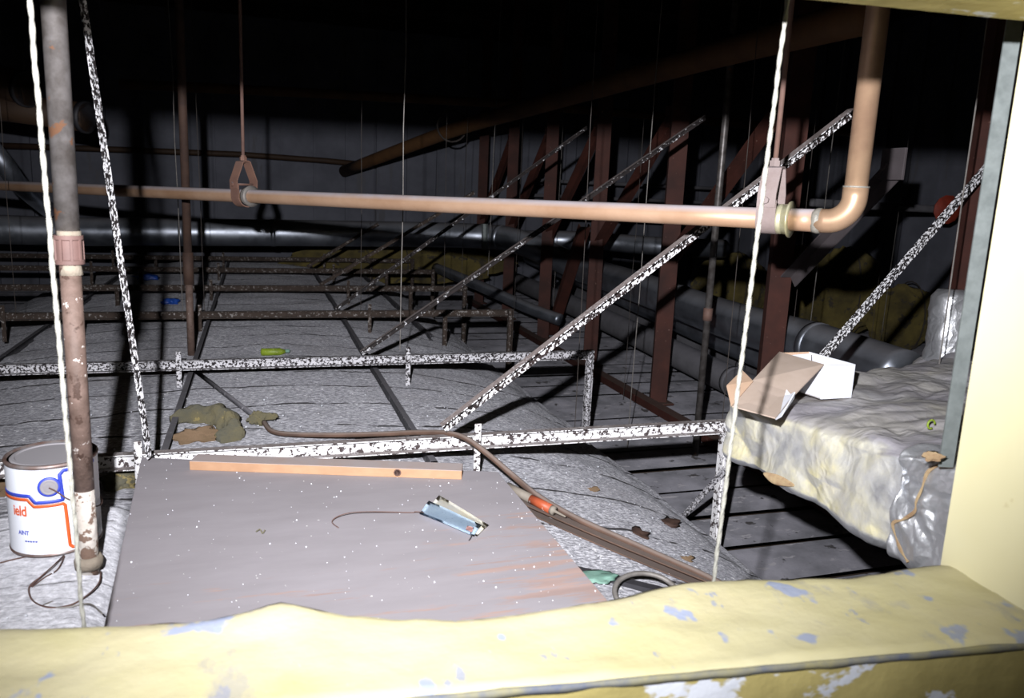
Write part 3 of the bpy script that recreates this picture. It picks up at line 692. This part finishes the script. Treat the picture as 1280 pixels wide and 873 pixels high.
# handle ear
ea = cyl(-.008, .148, 0); an = (ea-can-V((0, 0, .148))).normalized()
ear = obj('handle_ear', MB().lathe([(.0, .003), (.010, .005), (.0125, .004), (.0145, .006), (.0165, .001), (.0165, -.002)], ea, an, 32), 'lidm', t, True)
obj('ear_ring', MB().lathe([(.0165, -.001), (.0205, -.001), (.0205, .0015), (.0165, .002)], ea, an, 32), 'blue', ear, True)
obj('bail_wire', MB().tube(bez([ea+an*.006, cyl(.004, .138, .006), cyl(.02, .120, .007), cyl(.04, .105, .007), cyl(.06, .088, .008), cyl(.1, .08, .008), cyl(.18, .09, .009)], 6), .0015, 8), 'rustwire', t, True)
def letters(txt, u0, v0, size, m, nm, sx=1., bold=0.0):
    cv = bpy.data.curves.new('lettering', 'FONT'); cv.body = txt; cv.size = size; cv.extrude = 0; cv.offset = bold; cv.space_character = .95
    to = bpy.data.objects.new('lettering', cv); C.objects.link(to)
    me = bpy.data.meshes.new_from_object(to.evaluated_get(bpy.context.evaluated_depsgraph_get()))
    b = bmesh.new(); b.from_mesh(me)
    bpy.data.objects.remove(to); bpy.data.meshes.remove(me); bpy.data.curves.remove(cv)
    wd = max(v.co.x for v in b.verts)
    bmesh.ops.subdivide_edges(b, edges=[e for e in b.edges if e.calc_length() > .003], cuts=2)
    bmesh.ops.triangulate(b, faces=b.faces)
    for v in b.verts: v.co = cyl(u0-wd*sx+v.co.x*sx, v0+v.co.y, .0014)
    obj(nm, b, m, t)
letters('ield', -.052, .088, .030, 'orange', 'orange_lettering', .8, .0007)
letters('AINT', -.050, .048, .0125, 'blue', 'blue_lettering', .85, .0003)
for k in range(5): band([(-.060+k*.0052, .034), (-.0565+k*.0052, .034)], .0028, 'blue', 'small_print')
tint = MB()
for k in range(14): tint.quadsring([[cyl(.024, .040+k*.009, .0012), cyl(.040, .040+k*.009, .0012)], [cyl(.024, .0412+k*.009, .0012), cyl(.040, .0412+k*.009, .0012)]], closed=False)
obj('fine_print', tint, 'tagb', t)

# ================================================================== BOARD AND WHAT LIES ON IT
ZB = .772
bp = [at(177, 572, z=ZB), at(622, 590, z=ZB), at(752, 742, z=ZB), at(131, 778, z=ZB)]
bp[2] = bp[1]+(bp[2]-bp[1])*1.25; bp[3] = bp[0]+(bp[3]-bp[0])*1.25
b = MB().prism([p-V((0, 0, .014)) for p in bp], (0, 0, .014)).bevel(.001)
tag(obj('plywood_board', b, 'ply'), 'wide dusty grey plywood board with brown wear at its near corner', 'board')
q0, q1 = at(237, 588, z=ZB), at(577, 600, z=ZB)
d = (q1-q0).normalized(); s_ = V((-d.y, d.x, 0))
b = MB().prism([q0, q1, q1+s_*.055, q0+s_*.055], (0, 0, .024)).bevel(.001)
t = thing('wooden_batten', q0, 'bare pine batten lying along the far edge of the plywood', 'batten'); obj('stick', b, 'pine', t)
kn = at(497, 591, z=ZB+.012); kn = q0+d*((kn-q0).dot(d))+V((0, 0, .013))-s_*.0006
obj('knot', MB().lathe([(.0, 0), (.007, 0), (.0085, .0004), (.0095, 0)], kn, -s_, 20), 'rustwire', t, True)
# paper tag
ZT = ZB+.004
t = thing('paper_tag', at(563, 648, z=ZT), 'crumpled pale blue paper tag with wire, on the plywood', 'tag')
def sheet(px, m, nm, z0, par, cur=.0025):
    P = [at(x, y, z=z0) for x, y in px]; n = 12; rows = []
    for i in range(n+1):
        u = i/n; a = P[0].lerp(P[1], u); c = P[3].lerp(P[2], u)
        rows.append([a.lerp(c, k/6)+V((0, 0, cur*(math.sin(u*5+k)*.3+.45)+.0005)) for k in range(7)])
    b = MB().quadsring(rows, closed=False); r = bmesh.ops.solidify(b.b, geom=b.b.faces[:], thickness=.0006)
    return obj(nm, b, m, par, True)
sheet([(549, 620), (611, 657), (596, 671), (532, 640)], 'tagw', 'cream_sheet', ZT, t)
tb = sheet([(536, 627), (602, 657), (592, 671), (524, 643)], 'tagb', 'blue_sheet', ZT+.003, t)
sheet([(584, 658), (592, 660), (590, 666), (582, 663)], 'pinkp', 'pink_mark', ZT+.0075, tb, .001)
obj('tie_wire', MB().tube(bez([at(423, 660, z=ZB+.002), at(415, 653, z=ZB+.003), at(422, 646, z=ZB+.008), at(440, 641, z=ZB+.012), at(470, 640, z=ZB+.01), at(514, 641, z=ZB+.003), at(519, 640, z=ZB+.006), at(530, 641, z=ZB+.008)], 6), .0011, 6), 'rustwire', t, True)
obj('tie_wire', MB().tube(bez([at(588, 664, z=ZB+.012), at(589, 671, z=ZB+.006), at(586, 676, z=ZB+.003)], 5), .001, 6), 'black', t, True)
# small debris on the board
t = tag(obj('leaf_scrap', MB().tube(bez([at(320, 665, z=ZB+.003), at(325, 662, z=ZB+.006), at(328, 667, z=ZB+.003), at(331, 663, z=ZB+.005)], 4), .0014, 6), 'wool'), 'tiny green-brown scrap left of centre on the plywood', 'scrap')
# loose plaster crumbs on board and dust (nobody could count them)
b = MB()
for k in range(420):
    if k < 150:
        u, v = random.random(), random.random(); p = (bp[0].lerp(bp[1], u)).lerp(bp[3].lerp(bp[2], u), v); z = ZB
    else:
        x = random.uniform(-.75, 1.2); y = random.uniform(1.1, 3.2)
        if bp[0].x-.05 < x < bp[1].x+.05 and y < 2.25: continue
        p = V((x, y, 0)); z = vz(x, y)+.004
    r = random.choice((.0008, .0010, .0012, .0018))*(1 if k < 150 else 2.0)
    b.ico((p.x, p.y, z+r*.5), r, 1, .3, 6, k)
tag(obj('plaster_crumbs', b, 'cardw'), 'scattered white plaster crumbs over the board and vault', 'crumbs', kind='stuff')

# ================================================================== WOOL CLUMPS, RODS, CABLE
def clump(px, py, r, lab, seed, m='wool', sub=4, amp=.45):
    p = onv(px, py, .0)
    return tag(obj('wool_clump', MB().ico(p+V((0, r[1]*.6, r[2]*.25)), r, sub, amp, 7, seed), m, None, True), lab, 'insulation', 'mineral wool clumps')
# folded clump: an upper lobe wrapped round a lower one
t = thing('wool_clump', onv(252, 540), 'folded clump of grimy mineral wool behind the plywood', 'insulation', 'mineral wool clumps')
path = bez([onv(213, 525, .02), onv(240, 520, .025), onv(265, 519, .025), onv(288, 529, .025), onv(290, 542, .02), onv(272, 549, .015)], 7)
b = MB().tube(path, [.020+.016*math.sin(math.pi*min(1, (k+3)/(len(path)+2))) for k in range(len(path))], 18, True, .75)
obj('fold', b, 'wool', t, True)
obj('lobe', MB().ico(onv(250, 545, .012), (.085, .055, .024), 4, .45, 7, 4), 'woolt', t, True)
clump(149, 612, (.045, .05, .035), 'grey wool clump under the beam by the board corner', 5)
clump(2, 618, (.06, .06, .045), 'brown wool clump behind the paint can at the left edge', 9, 'woolt')
t = thing('steel_rod', onv(242, 462, .03), 'thin dark rod ending in a wool-caked joint, behind the board', 'rod')
obj('shaft', MB().tube([onv(242, 462, .035), onv(316, 519, .03)], .0085, 10), 'rib', t, True)
obj('caked_joint', MB().ico(onv(323, 523, .02), (.028, .03, .022), 4, .6, 7, 2), 'wool', t, True)
obj('prong', MB().ico(onv(334, 521, .025), (.035, .012, .012), 3, .4, 7, 3), 'wool', t, True)
cab = [onv(330, 528, .02), onv(345, 541, .02), onv(400, 544, .03), at(470, 543, y=2.42), at(520, 541, y=2.32), at(560, 542, y=2.2), at(585, 550, y=2.12), at(612, 570, y=2.05), at(640, 594, y=1.98), onv(672, 620, .045), onv(720, 648, .035), onv(800, 684, .03), onv(885, 722, .03), onv(925, 745, .03)]
path = bez(cab, 8); rings = []
b = MB().tube(path, .0085, 10)
tag(obj('bent_conduit', b, 'brownch', None, True), 'long bent brown conduit looping over the white beam to the sill', 'conduit')
b = MB(); pp = bez([onv(615, 612, .016), onv(655, 632, .016), onv(760, 678, .016), onv(893, 733, .016)], 5); rings = []
for k, p in enumerate(pp):
    d_ = (pp[min(k+1, len(pp)-1)]-pp[max(k-1, 0)]).normalized(); nn_ = V((.25, 0, .97)); si_ = d_.cross(nn_).normalized(); u_ = si_.cross(d_)
    rings.append([p+si_*a_+u_*b_ for a_, b_ in cprof(.022, .044, .003)])
tag(obj('steel_channel', b.quadsring(rings), 'brownch'), 'rusty brown channel lying under the conduit right of the board', 'channel')
p0, p1 = onv(715, 706, .012), onv(860, 748, .012)
tag(obj('iron_bar', MB().prof(p0+V((-.1, .06, .0)), p1, [(-.012, -.006), (.012, -.006), (.012, .006), (-.012, .006)]), 'black'), 'flat black bar low between the board and the sill', 'bar')
q0, q1 = onv(664, 624, .045), onv(689, 637, .042)
d = (q1-q0).normalized()
t = thing('caulk_tube', q0, 'orange-labelled caulk tube poking out beside the board', 'tube')
obj('barrel', MB().tube([q0-d*.09, q0], .0125, 20), 'greypl', t, True)
obj('orange_label', MB().tube([q0, q1], .0130, 20), 'caulk', t, True)
obj('nozzle', MB().tube([q1, q1+d*.012, q1+d*.013, q1+d*.05], [.0126, .0126, .004, .002], 14), 'greypl', t, True)
c = onv(808, 742, .02)
tag(obj('wire_coil', MB().tube([c+V((.075*math.cos(a), .055*math.sin(a), .02*math.sin(a))) for a in [k*math.pi/14 for k in range(27)]], .006, 10), 'wire', None, True), 'loop of grey cable just behind the sill', 'cable')
pg = onv(745, 722, .008)
tag(obj('paint_scrap', MB().ico(pg, (.05, .03, .006), 3, .5, 6, 2), 'teal', None, True), 'small green painted scrap at the board corner', 'scrap')
for k, (px, py, lab) in enumerate(((795, 668, 'brown rust scab on the vault above the channel'), (835, 655, 'brown clod against the vault edge'))):
    p = onv(px, py, .0); tag(obj('dirt_clod', MB().ico(p, (.035, .03, .012), 3, .6, 6, k+4), 'standpipe', None, True), lab, 'dirt', 'dirt clods')
for k, (px, py) in enumerate(((742, 612), (812, 700), (858, 700))):
    p = onv(px, py, .0); tag(obj('fibre_tuft', MB().ico(p, (.016, .014, .008), 3, .7, 6, k+14), 'woolt', None, True), ['tiny brown tuft beside the conduit, highest of three', 'tiny brown tuft between bar and channel', 'tiny brown tuft near the sill end of the channel'][k], 'dirt', 'tiny tufts')
# tangled wire by the can
P = lambda x, y, l=.004: at(x, y, z=.728+l)
w1 = [P(0, 704), P(30, 697), P(62, 694), P(95, 692), P(78, 700), P(62, 715), P(42, 728), P(36, 738), P(42, 752), P(62, 760), P(90, 756), P(112, 742), P(124, 728), P(126, 715)]
t = thing('tangled_wire', P(60, 740), 'tangle of thin rusty wire on the dust below the can', 'wire')
obj('strand', MB().tube(bez(w1, 8), .0016, 6), 'rustwire', t, True)
obj('strand', MB().tube(bez([P(36, 735), P(50, 722, .012), P(66, 708, .016), P(80, 695, .01), P(72, 712, .01), P(56, 722, .006), P(40, 734)], 8), .0014, 6), 'rustwire', t, True)
obj('strand', MB().tube(bez([P(66, 752), P(54, 758), P(80, 760), P(110, 755), P(124, 764), P(128, 768)], 8), .0016, 6), 'wire', t, True)

# ================================================================== FOIL DUCT
def hexa(cor, n=56, rnd=.16):
    b = MB(); bmesh.ops.create_cube(b.b, size=2); bmesh.ops.subdivide_edges(b.b, edges=b.b.edges[:], cuts=n, use_grid_fill=True)
    for v in b.b.verts:
        q = v.co.copy(); inner = V([max(-1+rr, min(1-rr, c_)) for c_, rr in zip(q, (rnd*.5, rnd*.5, rnd*2))])
        dlt = q-inner; e_ = V((dlt.x/(rnd*.5), dlt.y/(rnd*.5), dlt.z/(rnd*2)))
        if e_.length > 1: e_.normalize()
        q = inner+V((e_.x*rnd*.5, e_.y*rnd*.5, e_.z*rnd*2))
        u, v_, w_ = (q.x+1)/2, (q.y+1)/2, (q.z+1)/2
        lo = (cor[0].lerp(cor[1], u)).lerp(cor[3].lerp(cor[2], u), v_); hi = (cor[4].lerp(cor[5], u)).lerp(cor[7].lerp(cor[6], u), v_)
        v.co = lo.lerp(hi, w_)
    return b
def crumple(b, amp, f, mode=0):
    bmesh.ops.recalc_face_normals(b.b, faces=b.b.faces); b.b.normal_update()
    for v in b.b.verts:
        p = v.co*f
        q_ = p+noise.noise_vector(p*.8)*.5
        vd = noise.voronoi(V((q_.x, q_.y, q_.z*1.3)))[0]; crease = min(1., (vd[1]-vd[0])*2.2)
        vd2 = noise.voronoi(q_*2.6+V((3, 1, 2)))[0]; crease2 = min(1., (vd2[1]-vd2[0])*2.2)
        k = noise.fractal(p*.7, .9, 2, 3)*.9 + crease*.9 + crease2*.3 - .7
        v.co += v.normal*amp*k
    return b
X0 = 1.15
FLt = at(903, 500, x=X0); FLb = at(892, 572, x=X0-.02); NLt = at(1186, 580, x=X0-.02); NLb = at(1132, 702, x=X0)
NLt.y = max(NLt.y, .9); 
NL = V((X0-.01, .90, 0)); zt_n = FLt.z+(NLt.z-FLt.z); zb = NLb.z
print('FOIL', FLt, FLb, NLt, NLb)
FRt = at(1225, 446, z=1.06); FRt.x = max(FRt.x, 2.05)
cor = [V((X0-.01, .86, NLb.z)), V((2.3, .90, NLb.z)), V((2.3, FRt.y+.1, FLb.z)), V((X0-.01, FLb.y, FLb.z)),
       V((X0-.01, .86, NLt.z+.015)), V((2.3, .90, NLt.z+.06)), V((2.3, FRt.y+.1, FRt.z+.02)), V((X0, FLt.y, FLt.z+.015))]
t = thing('foil_duct', V((X0+.4, 1.2, zb)), 'large foil-wrapped duct under the cardboard box at right', 'duct')
obj('wrap', crumple(hexa(cor, 110, .16), .016, 4.0), 'foil', t, True)
c2_ = [c_.copy() for c_ in cor]
for i in (3, 2, 7, 6): c2_[i] = cor[i].lerp(cor[{3: 0, 2: 1, 7: 4, 6: 5}[i]], .72 if i in (3, 7) else .8)
for i in (0, 3, 4, 7): c2_[i].x -= .020
for i in (4, 5, 6, 7): c2_[i].z += .004
obj('end_sleeve', crumple(hexa(c2_, 90, .10), .012, 9), 'foilc', t, True)
edge = [(1178, 579), (1160, 590), (1152, 612), (1145, 628), (1143, 640), (1128, 650), (1116, 655), (1121, 675), (1127, 690), (1135, 703)]
b = MB().tube(bez([at(x, y, x=X0-.036) for x, y in edge], 5), [.0012+.002*abs(math.sin(k*.37)) for k in range(len(edge)*5-4)], 8, True, .4)
obj('torn_edge', b, 'tanwool', t, True)
obj('wool_tuft', MB().tube(bez([at(955, 592, x=X0-.012), at(972, 600, x=X0-.015), at(992, 607, x=X0-.012)], 6), [.003+.006*math.sin(k/12*math.pi) for k in range(13)], 12, True, .5), 'tanwool', t, True)
obj('wool_tuft', MB().ico(at(1166, 571, z=NLt.z+.03), (.018, .012, .007), 3, .5, 6, 3), 'tanwool', t, True)
tag(obj('yellow_clip', MB().tube([at(1165, 531, z=1.07)+V((.009*math.cos(a), .002, .009*math.sin(a))) for a in [k*math.pi/8 for k in range(14)]], .0022, 6), G['greenp'], None, True), 'tiny yellow ring on top of the foil duct', 'ring')

# ================================================================== CARTON ON THE FOIL
ZF = 1.035
def hgt(p, py):       # height above p where the sight row py is met
    lo, hi = 0, .4
    for _ in range(40):
        m_ = (lo+hi)/2; v = V((p.x, p.y, p.z+m_))-CAM; y_ = CY-FP*(v.dot(cu))/(v.dot(cf))
        if y_ > py: lo = m_
        else: hi = m_
    return lo
g0, g1, g2 = at(1025, 499, z=ZF), at(1063, 497, z=ZF), at(1004, 493, z=ZF)
h = hgt(g0, 457)
ax = (g1-g0); sd = (g2-g0).normalized()*.075
U = V((0, 0, h))
T0, T1 = g0+U, g1+U
L0 = at(1033, 457, z=ZF+h); L1 = at(977, 441, z=ZF+h)
print('BOX', g0, g1, h, L0, L1)
t = thing('cardboard_box', g0, 'small open cardboard box with its flaps spread, on the foil duct', 'box')
def panel(pts, m, nm, par=None, th=.003):
    pts = [V(p) for p in pts]; n_ = (pts[1]-pts[0]).cross(pts[2]-pts[0]).normalized()*th
    return obj(nm, MB().prism(pts, n_), m, par or t)
back = (L1-L0)           # direction of the hinge edge
back_h = V((back.x, back.y, 0))
K0, K1 = g0+V((0, 0, 0)), g0+back_h
panel([g0, g1, T1+V((.0, 0, 0)), T0], 'cardw', 'front_panel')
panel([g1, g1+back_h, T1+back_h, T1], 'cardw', 'side_panel')
panel([K1, g1+back_h, T1+back_h, T0+back_h], 'cardin', 'back_panel')
panel([g0, K1, T0+back_h, T0], 'cardw', 'hinge_panel')
panel([g0, g1, g1+back_h, K1], 'cardin', 'bottom_panel')
M0, M1 = at(994, 494, z=ZF+.035), at(941, 477, z=ZF+.045)
B0, B1 = at(969, 524, z=ZF+.012), at(915, 509, z=ZF+.012)
pl = panel([T0, T0+back_h, M1, M0], 'card', 'lid_panel')
pf = panel([M0, M1, B1, B0], 'card', 'front_flap')
panel([at(941, 478, z=ZF+.046), at(927, 464, z=ZF+.06), at(908, 483, z=ZF+.05), at(914, 509, z=ZF+.014)], 'cardin', 'tuck_flap', pf)
panel([B0, at(972, 506, z=ZF+.02), at(981, 494, z=ZF+.035), at(983, 487, z=ZF+.045), at(988, 493, z=ZF+.04), at(993, 490, z=ZF+.045), at(992, 497, z=ZF+.03), at(976, 520, z=ZF+.012)], 'cardw', 'side_tab', pf)
panel([at(989, 444, z=ZF+h), at(1014, 442, z=ZF+h+.005), at(1014, 452, z=ZF+h-.01)], 'cardw', 'inner_flap')
